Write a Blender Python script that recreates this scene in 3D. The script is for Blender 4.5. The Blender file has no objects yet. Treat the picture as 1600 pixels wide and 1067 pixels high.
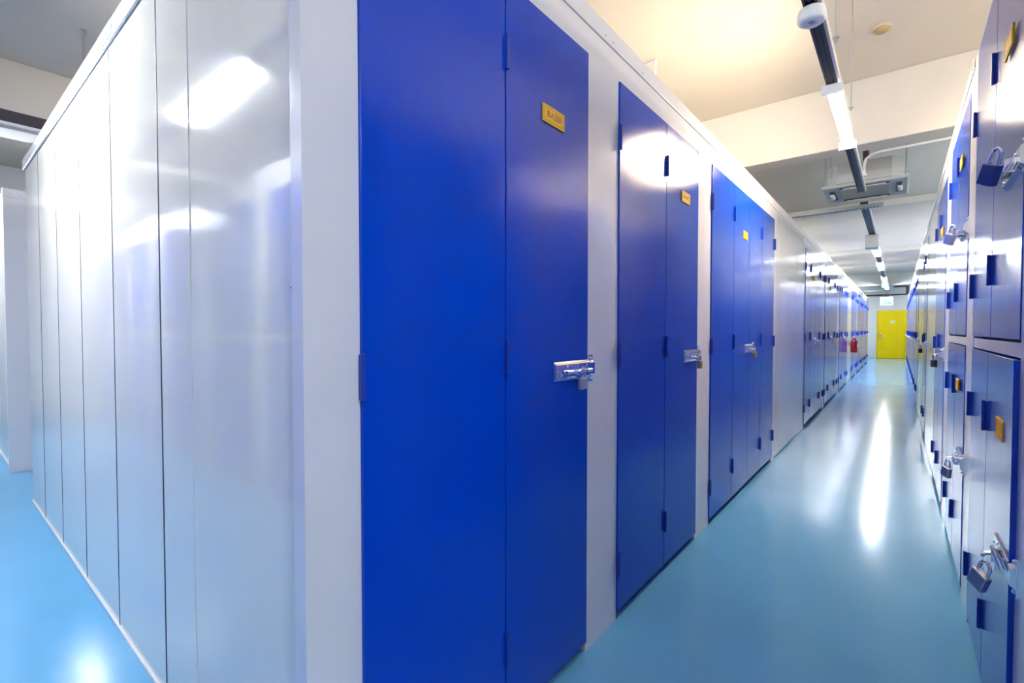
import bpy, bmesh, math, random
from mathutils import Vector, Matrix
random.seed(7)
PI = math.pi
scn = bpy.context.scene
COL = scn.collection

# ------------------------------------------------------------------ camera
cam_data = bpy.data.cameras.new('camera')
cam = bpy.data.objects.new('camera', cam_data)
COL.objects.link(cam)
cam_data.sensor_width = 36.0
cam_data.sensor_fit = 'HORIZONTAL'
cam_data.lens = 36.0 * 749.37 / 1600.0
cam_data.clip_start = 0.02
cam_data.clip_end = 200
cam.location = (0, 0, 1.40)
cam.rotation_euler = (PI / 2 - 0.024, 0, 0.6782)
scn.camera = cam

# ------------------------------------------------------------------ world, exposure
world = bpy.data.worlds.new('world')
scn.world = world
world.use_nodes = True
world.node_tree.nodes['Background'].inputs[0].default_value = (0.75, 0.85, 1.0, 1)
world.node_tree.nodes['Background'].inputs[1].default_value = 0.3
scn.view_settings.view_transform = 'Standard'
scn.view_settings.look = 'None'
scn.view_settings.gamma = 1.0
scn.view_settings.use_curve_mapping = False
scn.view_settings.exposure = 2.85
TUBE_WARM = ((1.0, 0.80, 0.57), 54.0)
TUBE_COOL = ((0.96, 1.0, 0.99), 58.0)

# ------------------------------------------------------------------ materials
def mat(name, color, rough=0.5, metal=0.0, emit=None, bumps=(), coat=0.0, var=0.0, varscale=4.0, spec=0.5, rvar=0.0, coatr=0.06):
    m = bpy.data.materials.new(name)
    m.use_nodes = True
    nt = m.node_tree
    b = nt.nodes['Principled BSDF']
    b.inputs['Base Color'].default_value = (*color, 1)
    b.inputs['Roughness'].default_value = rough
    b.inputs['Metallic'].default_value = metal
    b.inputs['Specular IOR Level'].default_value = spec
    b.inputs['Coat Weight'].default_value = coat
    b.inputs['Coat Roughness'].default_value = coatr
    if emit:
        b.inputs['Emission Color'].default_value = (*emit[0], 1)
        b.inputs['Emission Strength'].default_value = emit[1]
    tc = nt.nodes.new('ShaderNodeTexCoord')
    if var > 0:
        n = nt.nodes.new('ShaderNodeTexNoise'); n.inputs['Scale'].default_value = varscale
        n.inputs['Detail'].default_value = 6
        nt.links.new(tc.outputs['Object'], n.inputs['Vector'])
        mr = nt.nodes.new('ShaderNodeMapRange')
        mr.inputs['From Min'].default_value = 0.3; mr.inputs['From Max'].default_value = 0.7
        mr.inputs['To Min'].default_value = 1 - var; mr.inputs['To Max'].default_value = 1 + var
        nt.links.new(n.outputs['Fac'], mr.inputs['Value'])
        vm = nt.nodes.new('ShaderNodeVectorMath'); vm.operation = 'SCALE'
        vm.inputs[0].default_value = color
        nt.links.new(mr.outputs['Result'], vm.inputs['Scale'])
        nt.links.new(vm.outputs['Vector'], b.inputs['Base Color'])
    if rvar > 0:
        n = nt.nodes.new('ShaderNodeTexNoise'); n.inputs['Scale'].default_value = 3.0
        n.inputs['Detail'].default_value = 5
        nt.links.new(tc.outputs['Object'], n.inputs['Vector'])
        mr = nt.nodes.new('ShaderNodeMapRange')
        mr.inputs['From Min'].default_value = 0.35; mr.inputs['From Max'].default_value = 0.65
        mr.inputs['To Min'].default_value = max(0.02, rough - rvar); mr.inputs['To Max'].default_value = rough + rvar
        nt.links.new(n.outputs['Fac'], mr.inputs['Value'])
        nt.links.new(mr.outputs['Result'], b.inputs['Roughness'])
    prev = None
    for scale, strength, dist in bumps:
        n = nt.nodes.new('ShaderNodeTexNoise'); n.inputs['Scale'].default_value = scale
        n.inputs['Detail'].default_value = 2
        nt.links.new(tc.outputs['Object'], n.inputs['Vector'])
        bp = nt.nodes.new('ShaderNodeBump')
        bp.inputs['Strength'].default_value = strength
        bp.inputs['Distance'].default_value = dist
        nt.links.new(n.outputs['Fac'], bp.inputs['Height'])
        if prev: nt.links.new(prev.outputs['Normal'], bp.inputs['Normal'])
        prev = bp
    if prev: nt.links.new(prev.outputs['Normal'], b.inputs['Normal'])
    return m

BLUE = (0.0, 0.054, 0.50)
M = {
 'blue': mat('blue_paint', BLUE, 0.135, bumps=[(320, 0.5, 0.0006), (1.6, 0.3, 0.010)], spec=0.42),
 'hinge': mat('hinge_blue', (0.004, 0.04, 0.36), 0.35),
 'white': mat('white_paint', (0.80, 0.79, 0.785), 0.17, bumps=[(220, 0.15, 0.0005), (1.3, 0.3, 0.012)], spec=0.5),
 'panel': mat('gloss_white_panel', (0.88, 0.86, 0.74), 0.075, bumps=[(1.2, 0.16, 0.010), (3.0, 0.10, 0.003)], spec=0.5),
 'seam': mat('dark_seam', (0.03, 0.04, 0.05), 0.6),
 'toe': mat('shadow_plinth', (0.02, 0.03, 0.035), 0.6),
 'chrome': mat('chrome', (0.88, 0.87, 0.85), 0.13, 1.0),
 'steel': mat('galvanised_steel', (0.55, 0.58, 0.60), 0.35, 1.0),
 'padsteel': mat('brushed_padlock_steel', (0.62, 0.62, 0.62), 0.38, 0.9, bumps=[(120, 0.3, 0.001)]),
 'padblue': mat('blue_vinyl_padlock', (0.03, 0.07, 0.30), 0.25, 0.2),
 'brass': mat('brass', (0.72, 0.52, 0.16), 0.32, 0.9),
 'dark': mat('dark_metal', (0.05, 0.045, 0.07), 0.35, 0.6),
 'orange': mat('orange_plate', (0.98, 0.58, 0.03), 0.65, spec=0.15),
 'ink': mat('plate_ink', (0.38, 0.16, 0.12), 0.5),
 'trunk': mat('dark_trunking', (0.035, 0.032, 0.055), 0.45),
 'trunkside': mat('pale_trunking', (0.62, 0.63, 0.60), 0.4),
 'whiteplastic': mat('white_plastic', (0.82, 0.82, 0.83), 0.4),
 'greyplastic': mat('grey_plastic', (0.45, 0.46, 0.47), 0.4),
 'ceil': mat('ceiling_paint', (0.74, 0.69, 0.61), 0.85, var=0.03, varscale=1.5),
 'beam': mat('beam_paint', (0.78, 0.75, 0.70), 0.8),
 'wall': mat('wall_paint', (0.74, 0.76, 0.78), 0.7),
 'yellow': mat('yellow_paint', (0.86, 0.63, 0.0), 0.45, var=0.03, spec=0.2),
 'red': mat('red_enamel', (0.40, 0.012, 0.014), 0.22),
 'black': mat('black_rubber', (0.015, 0.015, 0.015), 0.5),
 'paper': mat('paper', (0.8, 0.8, 0.76), 0.6),
 'exit_green': mat('exit_green', (0.0, 0.25, 0.14), 0.4, emit=((0.03, 0.85, 0.5), 0.07)),
 'exit_white': mat('exit_white', (0.8, 0.85, 0.82), 0.4, emit=((0.8, 1.0, 0.92), 0.10)),
 'grille': mat('return_grille', (0.55, 0.54, 0.47), 0.6, bumps=[(90, 0.6, 0.004)]),
 'acbody': mat('ac_casing', (0.62, 0.64, 0.66), 0.45),
 'brown': mat('brown_sealant', (0.42, 0.25, 0.12), 0.7),
 'detector': mat('aged_cream_plastic', (0.50, 0.38, 0.16), 0.5),
 'cream': mat('cream_plastic', (0.62, 0.54, 0.42), 0.5),
 'tube_warm': mat('lit_warm_tube', (1, 1, 1), 0.4, emit=TUBE_WARM),
 'tube_cool': mat('lit_cool_tube', (1, 1, 1), 0.4, emit=TUBE_COOL),
 'copper': mat('insulated_pipe', (0.12, 0.05, 0.035), 0.7),
}
def floor_material():
    m = mat('blue_epoxy_floor', (0.13, 0.42, 0.69), 0.15, coat=0.0, var=0.05, varscale=0.9, spec=0.6,
            bumps=[(14, 0.10, 0.0006), (80, 0.12, 0.0003)])
    return m
M['floor'] = floor_material()

# ------------------------------------------------------------------ helpers
def put(bm, x0, x1, y0, y1, z0, z1):
    v = [bm.verts.new((x, y, z)) for x in (x0, x1) for y in (y0, y1) for z in (z0, z1)]
    for f in ((0,1,3,2),(4,6,7,5),(0,4,5,1),(2,3,7,6),(0,2,6,4),(1,5,7,3)):
        bm.faces.new([v[i] for i in f])
def cyl(bm, a, b, r, n=16, r2=None):
    a = Vector(a); b = Vector(b); d = (b - a)
    q = d.to_track_quat('Z', 'Y').to_matrix().to_4x4()
    q.translation = (a + b) / 2
    bmesh.ops.create_cone(bm, cap_ends=True, segments=n, radius1=r, radius2=r if r2 is None else r2, depth=d.length, matrix=q)
def pipe(bm, pts, r, n=10):
    """swept tube through points"""
    pts = [Vector(p) for p in pts]
    rings = []
    up = Vector((0.13, 0.31, 1)).normalized()
    for i, p in enumerate(pts):
        t = (pts[min(i+1, len(pts)-1)] - pts[max(i-1, 0)]).normalized()
        s = t.cross(up)
        if s.length < 0.05: s = t.cross(Vector((1, 0.2, 0)))
        s.normalize(); w = t.cross(s).normalized()
        rings.append([bm.verts.new(p + r * (math.cos(2*PI*k/n) * s + math.sin(2*PI*k/n) * w)) for k in range(n)])
    for i in range(len(rings) - 1):
        for k in range(n):
            bm.faces.new((rings[i][k], rings[i][(k+1) % n], rings[i+1][(k+1) % n], rings[i+1][k]))
    bm.faces.new(rings[0]); bm.faces.new(rings[-1])
def lathe(bm, prof, n=28, mtx=None):
    rings = []
    for r, z in prof:
        if r < 1e-6:
            rings.append([bm.verts.new((0, 0, z))])
        else:
            rings.append([bm.verts.new((r*math.cos(2*PI*k/n), r*math.sin(2*PI*k/n), z)) for k in range(n)])
    for i in range(len(rings) - 1):
        A, B = rings[i], rings[i+1]
        for k in range(n):
            k2 = (k+1) % n
            if len(A) == 1 and len(B) == 1: continue
            if len(A) == 1: bm.faces.new((A[0], B[k], B[k2]))
            elif len(B) == 1: bm.faces.new((A[k], A[k2], B[0]))
            else: bm.faces.new((A[k], A[k2], B[k2], B[k]))
    if mtx is not None: bmesh.ops.transform(bm, matrix=mtx, verts=bm.verts)
def obj(name, bm, m, parent=None, bevel=0.0, smooth=False):
    bmesh.ops.recalc_face_normals(bm, faces=bm.faces)
    me = bpy.data.meshes.new(name)
    bm.to_mesh(me); bm.free()
    if smooth:
        for p in me.polygons: p.use_smooth = True
        try: me.set_sharp_from_angle(angle=math.radians(40))
        except Exception: pass
    me.materials.append(m)
    o = bpy.data.objects.new(name, me)
    COL.objects.link(o)
    if parent: o.parent = parent
    if bevel > 0:
        md = o.modifiers.new('bevel', 'BEVEL'); md.width = bevel; md.segments = 2; md.limit_method = 'ANGLE'
    return o
def box(name, m, dims, parent=None, bevel=0.0):
    bm = bmesh.new(); put(bm, *dims); return obj(name, bm, m, parent, bevel)
def boxes(name, m, lst, parent=None, bevel=0.0):
    bm = bmesh.new()
    for d in lst: put(bm, *d)
    return obj(name, bm, m, parent, bevel)
def tag(o, label, cat, group=None):
    o['label'] = label; o['category'] = cat
    if group: o['group'] = group
    return o
def thing(name, label, cat, loc=(0,0,0), rz=0, group=None):
    o = bpy.data.objects.new(name, None); COL.objects.link(o)
    o.location = loc; o.rotation_euler = (0, 0, rz); o.empty_display_size = 0.1
    return tag(o, label, cat, group)
def structure(o):
    o['kind'] = 'structure'; return o
def lettering(name, s, size, m, parent, mtx, bold=0.0):
    cu = bpy.data.curves.new(name, 'FONT'); cu.body = s; cu.size = size
    cu.align_x = 'CENTER'; cu.align_y = 'CENTER'; cu.extrude = 0.0006; cu.offset = bold
    tmp = bpy.data.objects.new(name, cu); COL.objects.link(tmp)
    bpy.context.view_layer.update()
    me = bpy.data.meshes.new_from_object(tmp.evaluated_get(bpy.context.evaluated_depsgraph_get()))
    me.transform(mtx); bpy.data.objects.remove(tmp)
    me.materials.clear(); me.materials.append(m)
    o = bpy.data.objects.new(name, me); COL.objects.link(o); o.parent = parent
    return o
_scr = {}
def screws(pts, m, parent, r=0.0055):
    key = (m.name, r)
    for p in pts:
        if key not in _scr:
            bm = bmesh.new(); bmesh.ops.create_uvsphere(bm, u_segments=10, v_segments=6, radius=r)
            o = obj('screw', bm, m, parent, smooth=True); _scr[key] = o
        else:
            o = _scr[key].copy(); COL.objects.link(o); o.parent = parent
        o.location = p
# text in the unit-local frame faces -Y: x right, z up
def front_mtx(x, y, z): return Matrix.Translation((x, y, z)) @ Matrix.Rotation(PI/2, 4, 'X')

# ------------------------------------------------------------------ the setting
XL, XR, Y0, Y1, ZC = -10.9, 4.6, -3.6, 30.0, 3.96
structure(box('floor', M['floor'], (XL-.2, XR+.2, Y0-.2, Y1+.2, -0.1, 0.0)))
structure(box('ceiling', M['ceil'], (XL-.2, XR+.2, Y0-.2, Y1+.2, ZC, ZC+0.1)))
structure(box('wall_left', M['wall'], (XL-.15, XL, Y0-.15, Y1+.15, 0, ZC)))
structure(box('wall_right', M['wall'], (XR, XR+.15, Y0-.15, Y1+.15, 0, ZC)))
structure(box('wall_near', M['wall'], (XL-.15, XR+.15, Y0-.15, Y0, 0, ZC)))
structure(box('wall_far', M['wall'], (XL-.15, XR+.15, Y1, Y1+.15, 0, ZC)))
structure(box('trim_1', M['beam'], (XL, XR, 6.10, 6.36, 3.30, ZC), bevel=0.01))
structure(box('trim_2', M['beam'], (XL, XR, 12.0, 12.3, 3.84, ZC), bevel=0.008))
structure(box('trim_3', M['beam'], (XL, XR, 18.9, 19.2, 3.84, ZC), bevel=0.008))
structure(box('trim_4', M['beam'], (XL, XR, 22.6, 22.9, 3.84, ZC), bevel=0.008))
structure(box('trim_5', M['beam'], (XL, XR, 27.6, 27.9, 3.45, ZC), bevel=0.008))
structure(box('trim_6', M['beam'], (-6.95, -6.6, Y0, 6.10, 3.31, ZC), bevel=0.008))

# yellow exit door in far wall
d = structure(box('door_1', M['yellow'], (-0.785, 0.245, 29.95, 29.995, 0.01, 2.30), bevel=0.004))
boxes('door_frame', M['yellow'], [(-0.84, -0.79, 29.93, 29.999, 0, 2.36), (0.25, 0.30, 29.93, 29.999, 0, 2.36), (-0.789, 0.249, 29.93, 29.999, 2.305, 2.36)], d)
bm = bmesh.new(); cyl(bm, (-0.70, 29.95, 1.08), (-0.70, 29.88, 1.08), 0.012); cyl(bm, (-0.70, 29.885, 1.08), (-0.58, 29.885, 1.08), 0.011); put(bm, -0.73, -0.67, 29.94, 29.95, 1.0, 1.16)
obj('door_handle', bm, M['chrome'], d)
box('lock_plate', M['chrome'], (-0.735, -0.69, 29.94, 29.95, 1.22, 1.30), d)
s = box('notice_plate', M['paper'], (-0.31, -0.14, 29.942, 29.949, 1.73, 1.88), d)
boxes('notice_print', M['greyplastic'], [(-0.27, -0.18, 29.940, 29.943, 1.81, 1.845)], s)
for z in (0.35, 1.25, 2.05):
    box('door_hinge', M['steel'], (0.225, 0.25, 29.93, 29.96, z, z+0.09), d)

# ------------------------------------------------------------------ hinge shared
DT = 0.008        # doors stand this much proud of the frame
TI = 0.016
def hinge(u, z, parent):
    bm = bmesh.new()
    cyl(bm, (u, -DT-0.0085, z-0.058), (u, -DT-0.0085, z+0.058), 0.0062, 12)
    put(bm, u-0.005, u+0.005, -DT-0.009, -DT+0.002, z-0.056, z+0.056)
    return obj('hinge', bm, M['hinge'], parent, smooth=True)

def prism(bm, x0, x1, prof):
    A = [bm.verts.new((x0, y, z)) for y, z in prof]; B = [bm.verts.new((x1, y, z)) for y, z in prof]
    n = len(prof)
    for k in range(n): bm.faces.new((A[k], A[(k+1) % n], B[(k+1) % n], B[k]))
    bm.faces.new(A); bm.faces.new(B)
def latch(parent, u, z, onframe=True):
    """hasp bolt on the door leaf ending at u, staple on the column"""
    v = -DT
    bm = bmesh.new()
    prism(bm, u-0.262, u-0.003, [(v, z-0.038), (v-0.013, z-0.027), (v-0.013, z+0.027), (v, z+0.038)])
    put(bm, u-0.270, u-0.263, v-0.008, v, z-0.034, z+0.034)
    o = obj('latch_plate', bm, M['chrome'], parent)
    bm = bmesh.new()
    cyl(bm, (u-0.20, v-0.022, z-0.004), (u-0.004, v-0.022, z-0.004), 0.0075, 14)
    cyl(bm, (u-0.155, v-0.022, z-0.004), (u-0.155, v-0.048, z-0.012), 0.006, 12)
    cyl(bm, (u-0.155, v-0.046, z-0.012), (u-0.155, v-0.056, z-0.014), 0.010, 12)
    put(bm, u-0.135, u-0.128, v-0.034, v-0.012, z-0.024, z+0.016)
    put(bm, u-0.062, u-0.055, v-0.034, v-0.012, z-0.024, z+0.016)
    obj('bolt', bm, M['chrome'], o, smooth=True)
    for du, dz in ((-0.25, 0.0), (-0.225, -0.020), (-0.03, 0.018), (-0.18, 0.018), (-0.10, 0.020)):
        screws([(u+du, v-0.010, z+dz)], M['chrome'], o, 0.006)
    w0 = -0.004 if onframe else -DT-0.004
    bm = bmesh.new()
    put(bm, u+0.014, u+0.048, w0, w0+0.004, z-0.056, z+0.056)
    prism(bm, u+0.004, u+0.046, [(w0, z-0.034), (w0-0.013, z-0.024), (w0-0.013, z+0.024), (w0, z+0.034)])
    st = obj('staple', bm, M['chrome'], parent)
    screws([(u+0.031, w0-0.001, z+0.043), (u+0.031, w0-0.001, z-0.043)], M['whiteplastic'], st, 0.007)

def number_plate(parent, u, z, text, v=-DT):
    p = box('number_plate', M['orange'], (u-0.072, u+0.072, v-0.006, v, z-0.033, z+0.033), parent, bevel=0.0015)
    fr = []
    a, b, t = 0.062, 0.024, 0.0012
    vv = v-0.0068
    fr = [(u-a, u+a, vv, vv+0.001, z+b-t, z+b), (u-a, u+a, vv, vv+0.001, z-b, z-b+t), (u-a, u-a+t, vv, vv+0.001, z-b, z+b), (u+a-t, u+a, vv, vv+0.001, z-b, z+b)]
    boxes('border_line', M['ink'], fr, p)
    if text:
        lettering('plate_lettering', text[0], 0.034, M['ink'], p, front_mtx(u-0.038, vv+0.0004, z), bold=0.0007)
        lettering('plate_lettering', text[1:], 0.034, M['ink'], p, front_mtx(u+0.012, vv+0.0004, z))

ZD, ZF, ZT = 2.570, 2.688, 2.77
def unit(name, label, cat, loc, rz, cl, leaves, cr, depth, group, tiers=1, plates=(), lockz=None, detail=True, locku=None, bottom=0.045, ajar=0.0, ZD=2.570, ZF=2.688):
    """leaves: list of widths; local x along the run, -y to the aisle"""
    t = thing(name, label, cat, loc, rz, group)
    W = sum(leaves); T = cl + W + cr
    # frame: two columns, fascia
    e = 0.0003
    s0 = e
    if cl > 0.01: boxes('column', M['white'], [(e, cl, 0, 0.05, 0, ZD)], t)
    boxes('column', M['white'], [(cl+W, T-e, 0, 0.05, 0, ZD)], t)
    box('fascia', M['white'], (e, T-e, 0, 0.05, ZD+0.0002, ZF), t)
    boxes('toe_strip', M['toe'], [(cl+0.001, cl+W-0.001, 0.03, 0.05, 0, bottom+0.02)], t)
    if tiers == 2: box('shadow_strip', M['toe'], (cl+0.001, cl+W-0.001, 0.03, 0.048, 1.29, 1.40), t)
    bm = bmesh.new()
    put(bm, s0, s0+0.02, 0.051, depth, 0, ZF-0.01); put(bm, T-0.02, T-e, 0.051, depth, 0, ZF-0.01)
    put(bm, s0+0.021, T-0.021, depth-0.02, depth, 0, ZF-0.01); put(bm, s0+0.021, T-0.021, 0.051, depth-0.021, ZF-0.03, ZF-0.01)
    obj('carcass', bm, M['white'], t)
    if tiers == 1: zs = [(bottom, ZD-0.004)]
    else:
        zs = [(bottom, 1.312), (1.372, ZD-0.004)]
        box('middle_rail', M['white'], (cl+0.0005, cl+W-0.0005, 0.002, 0.028, 1.318, 1.362), t, 0.001)
    n = len(leaves)
    bounds = [cl]
    for x in leaves: bounds.append(bounds[-1] + x)
    for (z0, z1) in zs:
        for i in range(n):
            a, b = bounds[i] + (0.003 if i else 0.001), bounds[i+1] - (0.003 if i < n-1 else 0.001)
            leaf = box('door_leaf', M['blue'], (a, b, -DT, TI, z0, z1), t, 0.002)
            if ajar and z0 < 0.5 and tiers == 2:      # door not pressed fully home: swings about its frame hinge
                leaf.matrix_local = Matrix.Translation((cl, 0, 0)) @ Matrix.Rotation(-ajar, 4, 'Z') @ Matrix.Translation((-cl, 0, 0))
            hz = [min(z1-0.24, 2.385), z0+0.255] + ([(z0+z1)/2] if tiers == 1 else [])
            if not detail: continue
            if n == 2: spots = {0: [bounds[0]-0.002, bounds[1]], 1: []}
            elif n == 4: spots = {0: [bounds[0]-0.002, bounds[1]], 1: [], 2: [bounds[3]], 3: [bounds[4]+0.002]}
            else: spots = {0: [bounds[0]-0.002]}
            for u in spots.get(i, []):
                off = 0.0 if u in (bounds[1], bounds[3] if n == 4 else -1) else -0.022
                for z in hz:
                    z2 = z + (off if tiers == 1 and z != (z0+z1)/2 else off)
                    h = hinge(u, z2, leaf)
    if detail and lockz:
        for z in lockz:
            latch(t, locku if locku else bounds[-1], z, not locku)
    for (u, z, s) in plates: number_plate(t, u, z, s)
    return t

def padlock(label, mat_body, anchor, rz, tilt=(0, 0), s=1.0, group=None, w=0.042, h=0.044):
    """hangs from anchor (top of shackle). local: face to -Y"""
    t = thing('padlock', label, 'padlock', anchor, 0, group)
    t.rotation_euler = (tilt[0], tilt[1], rz)
    d = 0.017
    z1 = -0.034 * s; z0 = z1 - h * s
    box('lock_body', mat_body, (-w*s/2, w*s/2, -d*s/2, d*s/2, z0, z1), t, 0.0035)
    bm = bmesh.new()
    r = 0.013 * s
    pts = [(-r, 0, z1-0.004)] + [(-r, 0, -0.016*s)] + [(r*math.cos(PI - a*PI/8), 0, -0.014*s + r*math.sin(a*PI/8)) for a in range(0, 9)] + [(r, 0, z1-0.004)]
    pipe(bm, pts, 0.0036*s, 10)
    obj('shackle', bm, M['chrome'], t, smooth=True)
    bm = bmesh.new(); cyl(bm, (0, 0, z0-0.001), (0, 0, z0+0.004), 0.006*s, 12)
    obj('keyway', bm, M['dark'], t)
    return t

# ------------------------------------------------------------------ left row of units (faces +X)
XA = -1.042
RL = PI/2
G1 = 'blue door storage units of the left row'
lz = 1.236
D = 2.22
def left(u0, cl, leaves, cr, label, **k):
    return unit('storage_unit', label, 'storage unit', (XA, u0, 0), RL, cl, leaves, cr, D, G1, **k)
left(0.6905, 0.0, [0.559, 0.551], 0.145, 'nearest blue double-leaf storage unit at the white corner post, plate BA203 and silver padlock', lockz=[lz], plates=[(0.841, 2.204, 'BA203')])
left(1.945, 0.147, [0.585, 0.557], 0.147, 'second blue double-leaf unit of the left row, lamp glare at its top, yellowish padlock', lockz=[lz], plates=[(1.038, 2.212, 'BA202')])
left(3.381, 0.150, [0.585, 0.505, 0.485, 0.60], 0.15, 'four-leaf blue storage unit just before the wide blank white panels of the left row', lockz=[lz], locku=1.36, plates=[(1.085, 2.207, None)])
def post(x, label):
    t = thing('corner_post', label, 'corner post', (x, 0, 0))
    bm = bmesh.new()
    put(bm, -0.05, 0, 0.545, 0.6905, 0, ZF)
    obj('folded_sheet', bm, M['white'], t)
    return t
post(XA, 'tall white corner post of the near block left of the first blue door')
# white blank section with seams
def blank(x, y0, y1, rz, label, seams, side, fill=None):
    t = thing('blank_panel_section', label, 'wall panel', (x, y0, 0) if side > 0 else (x, y1, 0), rz, 'white blank panel sections between the blue doors')
    T = y1 - y0
    us = [0.0015] + seams + [T-0.0015]
    for i in range(len(us)-1):
        box('panel', M['panelrow'], (us[i]+0.002, us[i+1]-0.002, 0, 0.03, 0.01, ZF), t, 0.002)
    bm = bmesh.new()
    put(bm, 0.0015, T-0.0015, 0.031, 0.05, 0, ZF-0.01)
    obj('backing_sheet', bm, M['brown'] if fill is None else fill, t)
    return t
M['panelrow'] = mat('gloss_white_row_panel', (0.78, 0.77, 0.74), 0.12, bumps=[(1.5, 0.4, 0.012)], spec=0.6)
blank(XA, 5.856, 7.78, RL, 'wide glossy white blank panels after the four-leaf unit on the left', [0.22, 0.75, 1.28], 1)
DT = 0.005
left(7.78, 0.14, [0.54]*4, 0.10, 'four-leaf blue unit right after the wide blank panels of the left row', lockz=[lz], locku=1.22, plates=[(0.95, 2.2, None)])
left(10.18, 0.12, [0.55]*4, 0.24, 'four-leaf blue unit between two narrow white columns, mid-way down the left row', lockz=[lz], locku=1.22, plates=[(0.95, 2.2, None)])
left(12.74, 0.26, [0.55]*4, 0.10, 'blue four-leaf unit on the left just before the fire extinguisher', lockz=[lz], locku=1.36)
blank(XA, 15.30, 16.50, RL, 'white blank panel on the left that carries the red fire extinguisher', [0.6], 1)
ys = 16.50
for lab in ('four-leaf blue unit just beyond the fire extinguisher on the left', 'second four-leaf blue unit beyond the fire extinguisher',
            'third four-leaf blue unit beyond the fire extinguisher', 'last four-leaf blue unit at the far end of the left row'):
    left(ys, 0.12, [0.54]*4, 0.13, lab, lockz=[lz], locku=1.2)
    ys += 2.41
YE = ys   # 26.14
# end post + end of row
t = thing('end_panel', 'white sheet closing the far end of the left row beside the yellow door', 'wall panel', (XA, YE, 0), RL)
box('sheet', M['white'], (0.001, 0.03, 0.0, D, 0, ZF), t)

def cap(name, label, x0, x1, y0, y1, scr=(), zt=ZT):
    t = thing(name, label, 'cap rail', (0, 0, 0))
    box('rail', M['white'], (x0, x1, y0, y1, ZF+0.001, zt), t, 0.003)
    if scr:
        screws(scr, M['steel'], t, 0.005)
    return t
sc = [(XA+0.007, y, ZF+0.022) for y in (1.95, 2.02, 2.35, 3.35, 3.42, 5.0, 5.84, 5.9, 7.78)]
cap('cap_rail', 'white steel rail capping the left row along the corridor', XA-0.05, XA+0.007, 0.540, YE+0.01, sc)

# end wall of block 1 (faces -Y) ------------------------------------------------
YW = 0.5735
XF = -5.50
t = thing('end_partition', 'glossy white sheet-metal end wall of the near block, lamp glare on it', 'partition', (0, YW, 0), 0)
edges = [-1.093, -2.15, -2.826, -3.51, -4.20, -4.88, XF]
for i in range(len(edges)-1):
    a, b = edges[i+1], edges[i]
    g = 0.0045 if i in (0, 1) else 0.003
    bm = bmesh.new()
    nx, nz = 12, 36
    x0, x1, z0, z1 = a+g, b-0.0006 if i == 0 else b-g, 0.018, ZF-0.006
    # gently buckled thin sheet
    grid = [[bm.verts.new((x0+(x1-x0)*k/nx, -0.003*math.sin(PI*k/nx)*math.sin(PI*j/nz)*(0.6+0.4*math.sin(5.1*i+7*j/nz)), z0+(z1-z0)*j/nz)) for k in range(nx+1)] for j in range(nz+1)]
    back = [[bm.verts.new((v.co.x, 0.02, v.co.z)) for v in row] for row in grid]
    for j in range(nz):
        for k in range(nx):
            bm.faces.new((grid[j][k], grid[j][k+1], grid[j+1][k+1], grid[j+1][k]))
            bm.faces.new((back[j][k], back[j+1][k], back[j+1][k+1], back[j][k+1]))
    for j in range(nz):
        for c in (0, nx):
            bm.faces.new((grid[j][c], grid[j+1][c], back[j+1][c], back[j][c]))
    for k in range(nx):
        for r in (0, nz):
            bm.faces.new((grid[r][k], grid[r][k+1], back[r][k+1], back[r][k]))
    obj('panel', bm, M['panel'], t, smooth=True)
    if i: box('joint_gasket', M['seam'], (b-g+0.0003, b+(0.0045 if i in (1, 2) else 0.003)-0.0003, -0.0015, 0.02, 0.017, ZF-0.006), t)
boxes('head_gap', M['seam'], [(XF+0.002, -1.094, -0.001, 0.02, ZF-0.0055, ZF-0.0003)], t)
box('fold_line', M['panel'], (-1.8275, -1.8245, -0.0035, 0.0, 0.04, ZF-0.01), t)
box('backing_sheet', M['seam'], (XF+0.002, -1.094, 0.0205, 0.04, 0, ZF-0.003), t)
box('base_channel', M['white'], (XF, -1.093, -0.009, 0.019, 0, 0.016), t, 0.002)
screws([(x, -0.004, z) for x, z in ((-1.139, 1.504), (-1.127, 0.918), (-1.13, 2.1), (-1.13, 0.35))], M['chrome'], t, 0.0055)
c2 = thing('cap_rail', 'white rail capping the end wall above the seamed panels', 'cap rail', (0, 0, 0))
boxes('rail', M['white'], [(XF-0.02, XA-0.052, YW-0.014, YW+0.04, ZF+0.001, ZT)], c2, 0.003)
boxes('joint_plate', M['white'], [(-2.95, -2.70, YW-0.017, YW-0.014, ZF+0.008, ZT-0.008)], c2)
screws([(x, YW-0.017, ZF+0.03) for x in (-1.3, -2.0, -2.78, -2.88, -3.6, -4.4, -5.2)], M['steel'], c2, 0.005)
# back of block 1, facing the next aisle
t = thing('back_partition', 'white rear wall of the near block towards the next aisle', 'partition', (XF, 0, 0), 0)
for k in range(12):
    box('panel', M['white'], (0.0, 0.03, YW+0.045+k*2.12, YW+0.04+(k+1)*2.12, 0, ZF), t)

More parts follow.
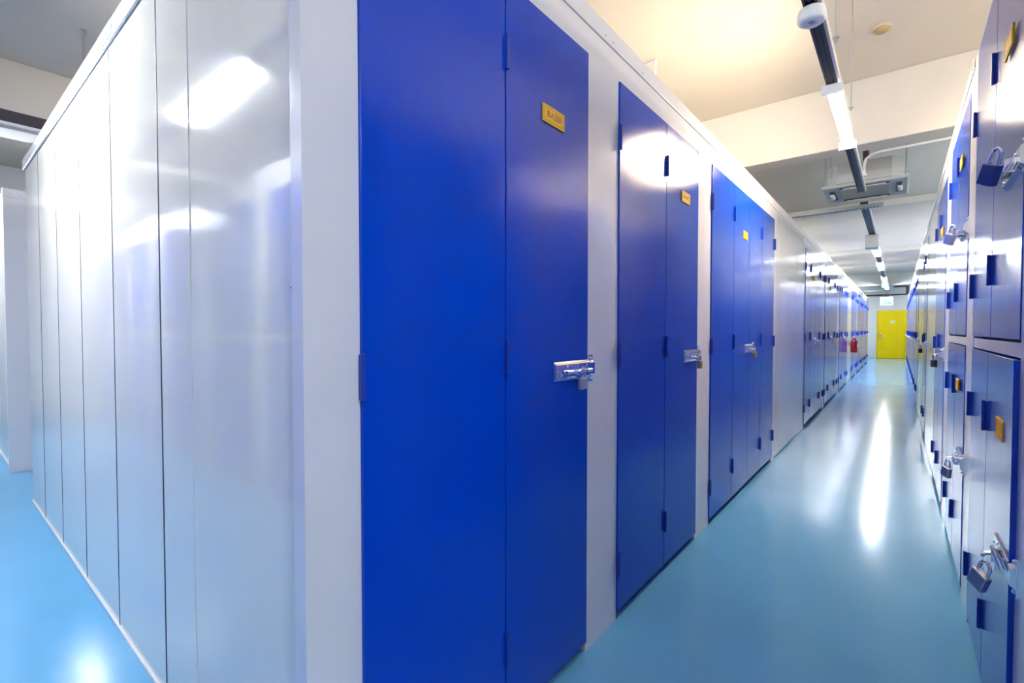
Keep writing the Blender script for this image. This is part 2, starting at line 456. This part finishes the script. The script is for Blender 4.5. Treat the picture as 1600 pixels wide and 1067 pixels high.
# ------------------------------------------------------------------ block 2 across the next aisle
XB = -6.74
post(XB, 'greyish corner post of the farther block at the left picture edge')
unit('storage_unit', 'first unit of the farther block, just behind its corner post', 'storage unit', (XB, 0.6905, 0), RL, 0.12, [0.50, 0.49], 0.145, 2.0, 'units of the farther block', lockz=[lz])
unit('storage_unit', 'second unit of the farther block, hidden behind the near block', 'storage unit', (XB, 1.947, 0), RL, 0.145, [0.56, 0.55], 0.145, 2.0, 'units of the farther block', detail=False)
t = thing('end_partition', 'glossy seamed white end wall of the farther block at the left picture edge', 'partition', (0, YW+0.006, 0), 0)
ed = [XB-0.051, -7.15, -7.83, -8.5, -9.2, -9.9, XL+0.02]
for i in range(len(ed)-1):
    box('panel', M['panel'], (ed[i+1]+0.004, ed[i]-0.004, -0.006, 0.02, 0.035, ZF-0.006), t, 0.002)
box('backing_sheet', M['seam'], (XL+0.02, XB-0.052, 0.0205, 0.04, 0, ZF-0.003), t)
box('base_channel', M['white'], (XL+0.02, XB-0.052, -0.018, 0.019, 0, 0.032), t)
cap('cap_rail', 'screwed white cap rail on the farther block beyond the near end wall', XB-0.05, XB+0.007, 0.54, 3.34, [(XB+0.007, 0.585, ZF+0.03), (XB+0.007, 0.66, ZF+0.03)])
c3 = thing('cap_rail', 'cap rail over the end wall of the farther block, at the left edge', 'cap rail', (0, 0, 0))
box('rail', M['white'], (XL+0.02, XB-0.052, YW-0.02, YW+0.045, ZF+0.001, ZT), c3, 0.003)

# ------------------------------------------------------------------ opposite row across the cross aisle (faces +Y)
YO = -0.75
x = 1.35
k = 0
olabs = ['two-tier blue unit across the cross aisle, opposite the corridor mouth', 'two-tier blue unit across the cross aisle, opposite the white corner post',
 'two-tier blue unit across the cross aisle, facing the first seamed panels', 'two-tier blue unit across the cross aisle, facing the middle of the end wall',
 'two-tier blue unit across the cross aisle, facing the last seamed panels', 'two-tier blue unit across the cross aisle, facing the next aisle',
 'two-tier blue unit across the cross aisle, facing the farther block', 'two-tier blue unit across the cross aisle, beside the left wall']
while k < 8:
    unit('storage_unit', olabs[k], 'storage unit', (x, YO, 0), PI, 0.145, [0.56, 0.56], 0.145, 1.6, 'units reflected in the end wall', tiers=2, detail=False)
    x -= 1.412; k += 1
cap('cap_rail', 'white rail capping the row across the cross aisle', x, 1.36, YO-0.05, YO+0.012)

# ------------------------------------------------------------------ right row of units (faces -X)
DT = 0.003
XR0 = 0.276
RR = -PI/2
G2 = 'blue door storage units of the right row'
DR = 1.5
def right(y0, y1, near, leaves_n, far, label, **k):
    """y0 near edge, y1 far edge; near/far column widths"""
    W = (y1 - y0 - near - far)
    lv = [W/leaves_n]*leaves_n
    return unit('storage_unit', label, 'storage unit', (XR0, y1, 0), RR, far, lv, near, DR, G2, **k)
right(0.60, 1.885, 0.10, 2, 0.14, 'white column edge of the unit cut by the right picture edge', tiers=2, detail=False, ZD=2.715, ZF=2.728)
right(1.885, 3.29, 0.115, 2, 0.15, 'nearest two-tier blue unit on the right, orange plates and hanging padlocks', tiers=2, lockz=[1.895, 0.69],
      plates=[(1.06, 2.325, None), (1.06, 1.075, None)], ajar=0.009, ZD=2.715, ZF=2.728)
right(3.29, 4.68, 0.15, 2, 0.15, 'second two-tier blue unit on the right behind the narrow white column', tiers=2, lockz=[1.93, 0.70],
      plates=[(0.94, 2.35, None), (0.98, 1.09, None)], ZD=2.63)
right(4.68, 6.25, 0.25, 2, 0.13, 'first full-height blue unit on the right, small orange plate near its top', lockz=[1.215], plates=[(0.98, 2.2, None)])
blank(XR0, 6.25, 7.85, RR, 'white blank panels with brown seam right after the full-height unit on the right', [0.8], -1)
right(7.85, 9.0, 0.07, 2, 0.09, 'second full-height blue unit of the right row, between two blank white sections', lockz=[1.215])
blank(XR0, 9.0, 11.1, RR, 'second white blank section of the right row with brown seam', [0.7, 1.2], -1)
rl = ['third full-height blue unit on the right, after the second blank section', 'fourth full-height blue unit of the right row', 'fifth full-height blue unit of the right row',
      'sixth full-height blue unit of the right row', 'seventh full-height blue unit of the right row', 'eighth full-height blue unit of the right row',
      'ninth full-height blue unit of the right row', 'tenth full-height blue unit of the right row', 'eleventh full-height blue unit of the right row',
      'last full-height blue unit of the right row near the yellow door']
yy = 11.1
for lab in rl:
    right(yy, yy+1.5, 0.15, 2, 0.15, lab, lockz=[1.215]); yy += 1.5
YRE = yy
t = thing('end_panel', 'white sheet closing the far end of the right row', 'wall panel', (XR0, YRE, 0), 0)
box('sheet', M['white'], (0.0, DR, 0.001, 0.03, 0, ZF), t)
cap('cap_rail', 'white steel rail capping the right row beneath the sloping ceiling line', XR0-0.006, XR0+0.05, 3.292, YRE+0.03, [(XR0-0.006, y, ZF+0.022) for y in (3.36, 4.7, 6.25)], 2.742)

# ------------------------------------------------------------------ padlocks
GP = 'padlocks hanging on the door latches'
def lp(y, mb, label, s=1.0, dz=0.0, rz=RL, tilt=(0, 0)):
    return padlock(label, mb, (XA + DT + 0.040, y, lz - 0.006 + 0.012 + dz), rz, tilt, s, GP)
DT = 0.008
lp(1.690, M['padsteel'], 'silver padlock hanging from the latch beside the BA203 door edge', 1.05)
lp(3.165, M['brass'], 'brass padlock on the second blue door of the left row', 1.15)
lp(4.70, M['brass'], 'small brass padlock on the four-leaf unit before the blank panels', 1.15)
lp(8.95, M['padsteel'], 'silver padlock on the first unit past the blank left panels', 1.3)
lp(11.36, M['whiteplastic'], 'pale padlock on the left unit past two narrow columns', 1.3)
lp(14.05, M['padsteel'], 'padlock on the left unit just before the extinguisher', 1.2)
def rp(y, z, mb, label, s, rz, tilt):
    return padlock(label, mb, (XR0 - DT - 0.048, y, z), rz, tilt, s, GP)
rp(1.985, 1.93, M['padblue'], 'blue-bodied padlock swinging from the upper near door on the right', 1.35, RR+0.5, (0.0, 0.45))
rp(2.02, 0.695, M['padsteel'], 'scuffed steel padlock on the lower near door at right', 1.25, RR+0.6, (0.0, 0.4))
rp(3.46, 1.955, M['padsteel'], 'steel padlock on the upper door of the second two-tier unit', 1.35, RR+0.5, (0.0, 0.4))
rp(3.48, 0.70, M['padsteel'], 'steel padlock on the lower door of the second two-tier unit', 1.25, RR+0.5, (0.0, 0.2))
rp(5.0, 1.21, M['dark'], 'dark padlock on the first full-height door at right', 1.3, RR+0.4, (0, 0))
rp(8.0, 1.21, M['dark'], 'dark padlock on the right door between the blank sections', 1.3, RR+0.4, (0, 0))

# ------------------------------------------------------------------ fire extinguisher
t = thing('fire_extinguisher', 'red fire extinguisher hung on the white panel of the left row', 'fire extinguisher', (XA+0.12, 15.72, 0.80))
bm = bmesh.new(); lathe(bm, [(0, 0), (0.070, 0.0), (0.078, 0.012), (0.080, 0.03), (0.080, 0.27), (0.072, 0.305), (0.045, 0.335), (0.024, 0.345), (0.022, 0.37), (0, 0.37)])
c = obj('cylinder_body', bm, M['red'], t, smooth=True)
bm = bmesh.new(); cyl(bm, (0, 0, 0.37), (0, 0, 0.40), 0.018); put(bm, -0.012, 0.012, -0.09, 0.03, 0.40, 0.412); put(bm, -0.010, 0.010, -0.10, 0.02, 0.425, 0.435)
obj('valve_handle', bm, M['steel'], t)
bm = bmesh.new(); pipe(bm, [(0, -0.02, 0.385), (0.03, -0.08, 0.37), (0.05, -0.095, 0.30), (0.045, -0.09, 0.15), (0.04, -0.09, 0.08)], 0.010)
obj('hose', bm, M['black'], t, smooth=True)
box('label_patch', M['paper'], (0.074, 0.0815, -0.028, 0.028, 0.14, 0.24), t)
box('wall_bracket', M['steel'], (-0.1205, -0.076, -0.02, 0.02, 0.18, 0.30), t)

# ------------------------------------------------------------------ exit sign
t = thing('exit_sign', 'lit green EXIT sign hung above the corridor before the yellow door', 'exit sign', (-0.40, 25.0, 2.42))
box('housing', M['exit_white'], (-0.205, 0.205, -0.03, 0.03, 0.0, 0.33), t, 0.004)
g = box('green_panel', M['exit_green'], (-0.165, 0.165, -0.034, -0.03, 0.03, 0.20), t)
lettering('exit_lettering', 'EXIT', 0.16, M['exit_white'], g, front_mtx(0, -0.036, 0.115), bold=0.004)
bm = bmesh.new(); bm.free()
for sx in (-0.12, 0.12):
    bm = bmesh.new(); cyl(bm, (sx, 0, 0.33), (sx, 0, 1.54), 0.006); obj('hanger_rod', bm, M['steel'], t)

# ------------------------------------------------------------------ trunking and lights
def trunking(label, a, b, w=0.062, h=0.055, rods=(), axis='y', off=0.0, side=True):
    t = thing('cable_trunking', label, 'trunking', a)
    L = (Vector(b) - Vector(a)).length
    if axis == 'x': t.rotation_euler = (0, 0, PI/2 if b[0] < a[0] else -PI/2)
    bm = bmesh.new()
    put(bm, -w/2, w/2, 0, L, 0.012, h)
    put(bm, -w/2, -w/2+0.010, 0, L, 0, 0.012); put(bm, w/2-0.010, w/2, 0, L, 0, 0.012)
    put(bm, -0.003, 0.003, 0, L, 0.006, 0.012)
    obj('channel', bm, M['trunk'], t)
    if side: box('side_cover', M['trunkside'], (w/2, w/2+0.014, 0, L, 0.004, h+0.004), t)
    for y in rods:
        bm = bmesh.new(); cyl(bm, (w/2+0.03+off, y, h+0.01), (w/2+0.03+off, y, ZC-a[2]), 0.005, 8); cyl(bm, (w/2+0.03+off, y, ZC-a[2]-0.012), (w/2+0.03+off, y, ZC-a[2]), 0.016, 10)
        put(bm, -w/2, w/2+0.045+off, y-0.015, y+0.015, h, h+0.004)
        put(bm, w/2+0.024+off, w/2+0.036+off, y-0.010, y+0.010, h-0.02, h+0.012)
        obj('hanger_rod', bm, M['steel'], t)
    return t
def light(label, loc, L, m, axis='y', ox=-0.002, bw=0.022):
    t = thing('strip_light', label, 'strip light', loc, 0, 'fluorescent strip lights on the trunking')
    if axis == 'x': t.rotation_euler = (0, 0, PI/2)
    bm = bmesh.new(); cyl(bm, (ox, 0.03, -0.032), (ox, L-0.03, -0.032), 0.017, 14)
    obj('tube', bm, m, t, smooth=True)
    for y in (0.0, L-0.032):
        bm = bmesh.new()
        put(bm, -0.060, 0.062, y, y+0.006, -0.060, -0.0005)
        put(bm, -0.030, 0.030, y+0.006, y+0.032, -0.055, -0.0005)
        obj('end_bracket', bm, M['whiteplastic'], t)
    box('batten', M['whiteplastic'], (-bw, bw, 0.034, L-0.036, -0.0035, -0.0005), t)  # widened on the far lights to keep their uplight off the ceiling
    return t
TX = -0.362
trunking('dark ceiling trunking over the near corridor carrying the warm strip light', (TX, -0.05, 3.0), (TX, 6.95, 3.0), rods=(3.35, 4.45))
light('lit warm strip light on the near trunking before the beam', (TX, 3.76, 2.998), 1.26, M['tube_warm'], ox=-0.012)
trunking('dark trunking over the far corridor starting past the air conditioner', (TX-0.09, 9.4, 3.35), (TX-0.09, 29.5, 3.35), w=0.10, h=0.07, rods=(11.5, 17.0, 21.0, 26.0))
light('lit strip light past the boxy speaker in the far corridor', (TX-0.09, 14.3, 3.348), 1.3, M['tube_cool'], bw=0.085)
light('second lit strip light of the far corridor trunking', (TX-0.09, 17.3, 3.348), 2.0, M['tube_cool'], bw=0.085)
light('third lit strip light of the far corridor trunking', (TX-0.09, 22.2, 3.348), 2.0, M['tube_cool'], bw=0.085)
light('farthest strip light above the exit sign', (TX-0.09, 27.0, 3.348), 1.4, M['tube_cool'], bw=0.085)
# cross aisle
trunking('dark trunking over the cross aisle in front of the end wall', (2.6, -0.15, 3.0), (-10.6, -0.15, 3.0), axis='x', rods=(2.0, 8.0))
for x, lab in ((1.95, 'added cross aisle strip light, unseen in front of the right row'), (-2.95, 'cross aisle strip light whose glare shows on the end wall'), (-7.1, 'cross aisle strip light in front of the farther block')):  # first light is added out of view to brighten the near post and door
    light(lab, (x, -0.15, 2.998), 1.26, M['tube_cool'], axis='x')
# unseen lights added behind the right row to brighten the ceiling, with their trunking
trunking('dark trunking added out of view to carry the lights behind the right row', (3.2, 0.3, 3.0), (3.2, 20.0, 3.0), rods=(3.0, 9.0))
for y, lab in ((3.6, 'near added strip light, unseen behind the right row'), (9.0, 'middle added strip light, unseen behind the right row'), (16.0, 'far added strip light, unseen behind the right row')):
    light(lab, (3.2, y, 2.998), 1.26, M['tube_warm'] if y < 5 else M['tube_cool'])
# next aisle
trunking('dark ceiling trunking with pale reflector over the next aisle at left', (-6.08, 0.0, 3.2), (-6.08, 12.0, 3.2), w=0.12, h=0.10, rods=(), side=False)
t = thing('reflector_strip', 'pale reflector strip under the dark trunking at the left edge', 'reflector', (-6.08, 0.0, 3.175))
box('strip', M['whiteplastic'], (0.03, 0.058, 0.0, 6.0, 0.0, 0.024), t)
light('strip light deep in the next aisle', (-6.08, 7.0, 3.198), 1.26, M['tube_cool'])

# sensor on trunking
t = thing('motion_sensor', 'round white sensor mounted under the near trunking', 'sensor', (TX, 2.84, 2.935))
bm = bmesh.new(); lathe(bm, [(0, 0.064), (0.058, 0.064), (0.062, 0.05), (0.064, 0.022), (0.060, 0.008), (0.050, 0.0), (0.020, 0.0), (0.018, 0.006), (0, 0.006)])
obj('casing', bm, M['whiteplastic'], t, smooth=True)
bm = bmesh.new(); lathe(bm, [(0, -0.001), (0.008, 0.0), (0.014, 0.005), (0.016, 0.0055), (0, 0.0058)])
obj('lens', bm, M['greyplastic'], t, smooth=True)
# boxy speaker
t = thing('trunking_box', 'white box hanging on the far trunking before the first far light', 'box', (TX-0.09, 12.25, 3.08))
box('housing', M['whiteplastic'], (-0.11, 0.11, 0.0, 0.30, 0.0, 0.265), t, 0.008)
t = thing('trunking_box', 'small white box on the trunking above the exit sign', 'box', (TX-0.09, 24.6, 3.12))
box('housing', M['whiteplastic'], (-0.11, 0.11, 0.0, 0.3, 0.0, 0.225), t, 0.008)
t = thing('round_light', 'round white globe light between far trunking and exit sign', 'light', (TX-0.12, 25.6, 3.2))
bm = bmesh.new(); lathe(bm, [(0, 0.15), (0.03, 0.15), (0.04, 0.12), (0.09, 0.07), (0.095, 0.03), (0.06, -0.03), (0, -0.05)])
obj('globe', bm, M['whiteplastic'], t, smooth=True)
# ceiling detector
t = thing('smoke_detector', 'aged yellowish round detector on the near ceiling right of the trunking', 'smoke detector', (-0.15, 5.17, ZC-0.045))
bm = bmesh.new(); lathe(bm, [(0, 0.0), (0.035, 0.0), (0.05, 0.012), (0.052, 0.024), (0, 0.024)])
obj('head', bm, M['detector'], t, smooth=True)
bm = bmesh.new(); lathe(bm, [(0, 0.0245), (0.062, 0.0245), (0.075, 0.036), (0.075, 0.045), (0, 0.045)])
obj('base', bm, M['cream'], t, smooth=True)
# wire loop hanger above the left row
t = thing('hanger_loop', 'thin pale hanging bracket above the left row by the ceiling', 'bracket', (-1.82, 4.41, 0))
bm = bmesh.new(); pipe(bm, [(0, 0, 2.772), (0, 0, 3.94), (0.0, 0.02, 3.955), (-0.4, 0.1, 3.955)], 0.010)
obj('rod', bm, M['whiteplastic'], t)
for (x, y, lab) in ((-5.46, 0.94, 'thin hanger rod from the ceiling above the seamed end wall'),):
    t = thing('hanger_rod', lab, 'rod', (x, y, 0))
    bm = bmesh.new(); cyl(bm, (0, 0, 2.70), (0, 0, ZC), 0.007, 10); cyl(bm, (0, 0, ZC-0.012), (0, 0, ZC), 0.022, 10)
    obj('rod', bm, M['steel'], t)

# ------------------------------------------------------------------ ceiling cassette air conditioner
t = thing('air_conditioner', 'square ceiling cassette air conditioner hung over the corridor behind the beam', 'air conditioner', (-0.365, 7.80, 3.20))
h = 0.44
bm = bmesh.new()
v0 = []
def ring(s, z, c=0.0):
    if c == 0: return [bm.verts.new(p) for p in ((-s,-s,z),(s,-s,z),(s,s,z),(-s,s,z))]
    q = s - c
    return [bm.verts.new((x, y, z)) for x, y in ((-q,-s),(q,-s),(s,-q),(s,q),(q,s),(-q,s),(-s,q),(-s,-q))]
R = [ring(0.30, 0.012), ring(h-0.02, 0.0), ring(h, 0.008), ring(h, 0.04), ring(0.36, 0.055)]
for A, B in zip(R, R[1:]):
    for k in range(4): bm.faces.new((A[k], A[(k+1)%4], B[(k+1)%4], B[k]))
bm.faces.new(R[0]); bm.faces.new(R[-1])
obj('face_panel', bm, M['acbody'], t, 0.004)
bm = bmesh.new()
R = [ring(0.395, 0.056, 0.12), ring(0.395, 0.30, 0.12)]
for k in range(8): bm.faces.new((R[0][k], R[0][(k+1)%8], R[1][(k+1)%8], R[1][k]))
bm.faces.new(R[0]); bm.faces.new(R[1])
obj('casing', bm, M['acbody'], t)
box('return_grille', M['grille'], (-0.255, 0.255, -0.255, 0.255, -0.006, 0.011), t, 0.004)
for sx, sy in ((0,-1),(0,1),(-1,0),(1,0)):
    if sx == 0: dd = (-0.25, 0.25, sy*0.345-0.028, sy*0.345+0.028, -0.001, 0.004)
    else: dd = (sx*0.345-0.028, sx*0.345+0.028, -0.25, 0.25, -0.001, 0.004)
    vo = box('air_slot', M['black'], dd, t)
    bm = bmesh.new()
    if sx == 0: cyl(bm, (-0.22, sy*0.352, -0.004), (0.22, sy*0.352, -0.004), 0.012, 12)
    else: cyl(bm, (sx*0.352, -0.10, -0.006), (sx*0.352, 0.10, -0.006), 0.024, 12)
    obj('louvre', bm, M['whiteplastic'], vo, smooth=True)
for sx in (-1, 1):
    for sy in (-1, 1):
        bm = bmesh.new(); cyl(bm, (sx*0.41, sy*0.33, 0.05), (sx*0.41, sy*0.33, ZC-3.20), 0.006, 8)
        put(bm, sx*0.41-0.03, sx*0.41+0.03, sy*0.33-0.015, sy*0.33+0.015, 0.10, 0.106)
        obj('hanger_rod', bm, M['steel'], t)
bm = bmesh.new(); pipe(bm, [(0.0, 0.20, 0.31), (0.0, 0.05, 0.42), (0.02, -0.5, 0.50), (0.02, -1.2, 0.52)], 0.035)
obj('refrigerant_pipe', bm, M['copper'], t, smooth=True)
# white conduit along the beam soffit, dropping to the trunking
t = thing('conduit', 'white conduit running under the first beam and bending down to the trunking', 'conduit', (0, 0, 0))
bm = bmesh.new(); pipe(bm, [(1.6, 6.385, 3.29), (0.4, 6.385, 3.28), (-0.18, 6.39, 3.275), (-0.25, 6.40, 3.265), (-0.30, 6.42, 3.23), (-0.315, 6.44, 3.17), (-0.315, 6.46, 3.09)], 0.013, 12)
obj('pipe', bm, M['whiteplastic'], t, smooth=True)
bm = bmesh.new(); cyl(bm, (-0.315, 6.46, 3.09), (-0.315, 6.46, 3.062), 0.022, 12); obj('gland', bm, M['whiteplastic'], t)
# cable tray
t = thing('cable_tray', 'perforated pale cable tray crossing above the corridor behind the air conditioner', 'cable tray', (0, 8.95, 3.22))
bm = bmesh.new()
put(bm, -6.0, -0.20, -0.05, -0.046, 0, 0.055); put(bm, -6.0, -0.20, 0.046, 0.05, 0, 0.055)
for k in range(145):
    xx = -0.20 - k*0.04
    put(bm, xx-0.022, xx, -0.046, 0.046, 0, 0.003)
obj('tray', bm, M['steel'], t)
for j in range(3):
    bm = bmesh.new(); cyl(bm, (-6.0, -0.025+0.025*j, 0.015), (-0.25, -0.025+0.025*j, 0.015), 0.011, 8); obj('cable', bm, M['black'], t)
for xx in (-0.5, -2.0, -4.0):
    bm = bmesh.new(); cyl(bm, (xx, 0.045, 0.03), (xx, 0.045, ZC-3.22), 0.005, 8); obj('hanger_rod', bm, M['steel'], t)
# pipes near far wall
t = thing('wall_conduit', 'dark conduit frame running high across the far wall', 'conduit', (0, 29.9, 0))
bm = bmesh.new(); pipe(bm, [(-8, 0, 3.12), (0.28, 0, 3.12)], 0.04, 8); pipe(bm, [(-0.2, 0, 3.5), (0.30, 0, 3.5)], 0.03, 8); pipe(bm, [(0.30, 0, 3.12), (0.30, 0, 3.52)], 0.05, 8)
obj('pipe', bm, M['trunk'], t, smooth=True)
t = thing('wall_pipe', 'pale horizontal pipe under the last beam near the far wall', 'pipe', (0, 29.6, 0))
bm = bmesh.new(); pipe(bm, [(-8, 0, 3.32), (-0.55, 0, 3.32)], 0.06, 10)
obj('pipe', bm, M['whiteplastic'], t, smooth=True)
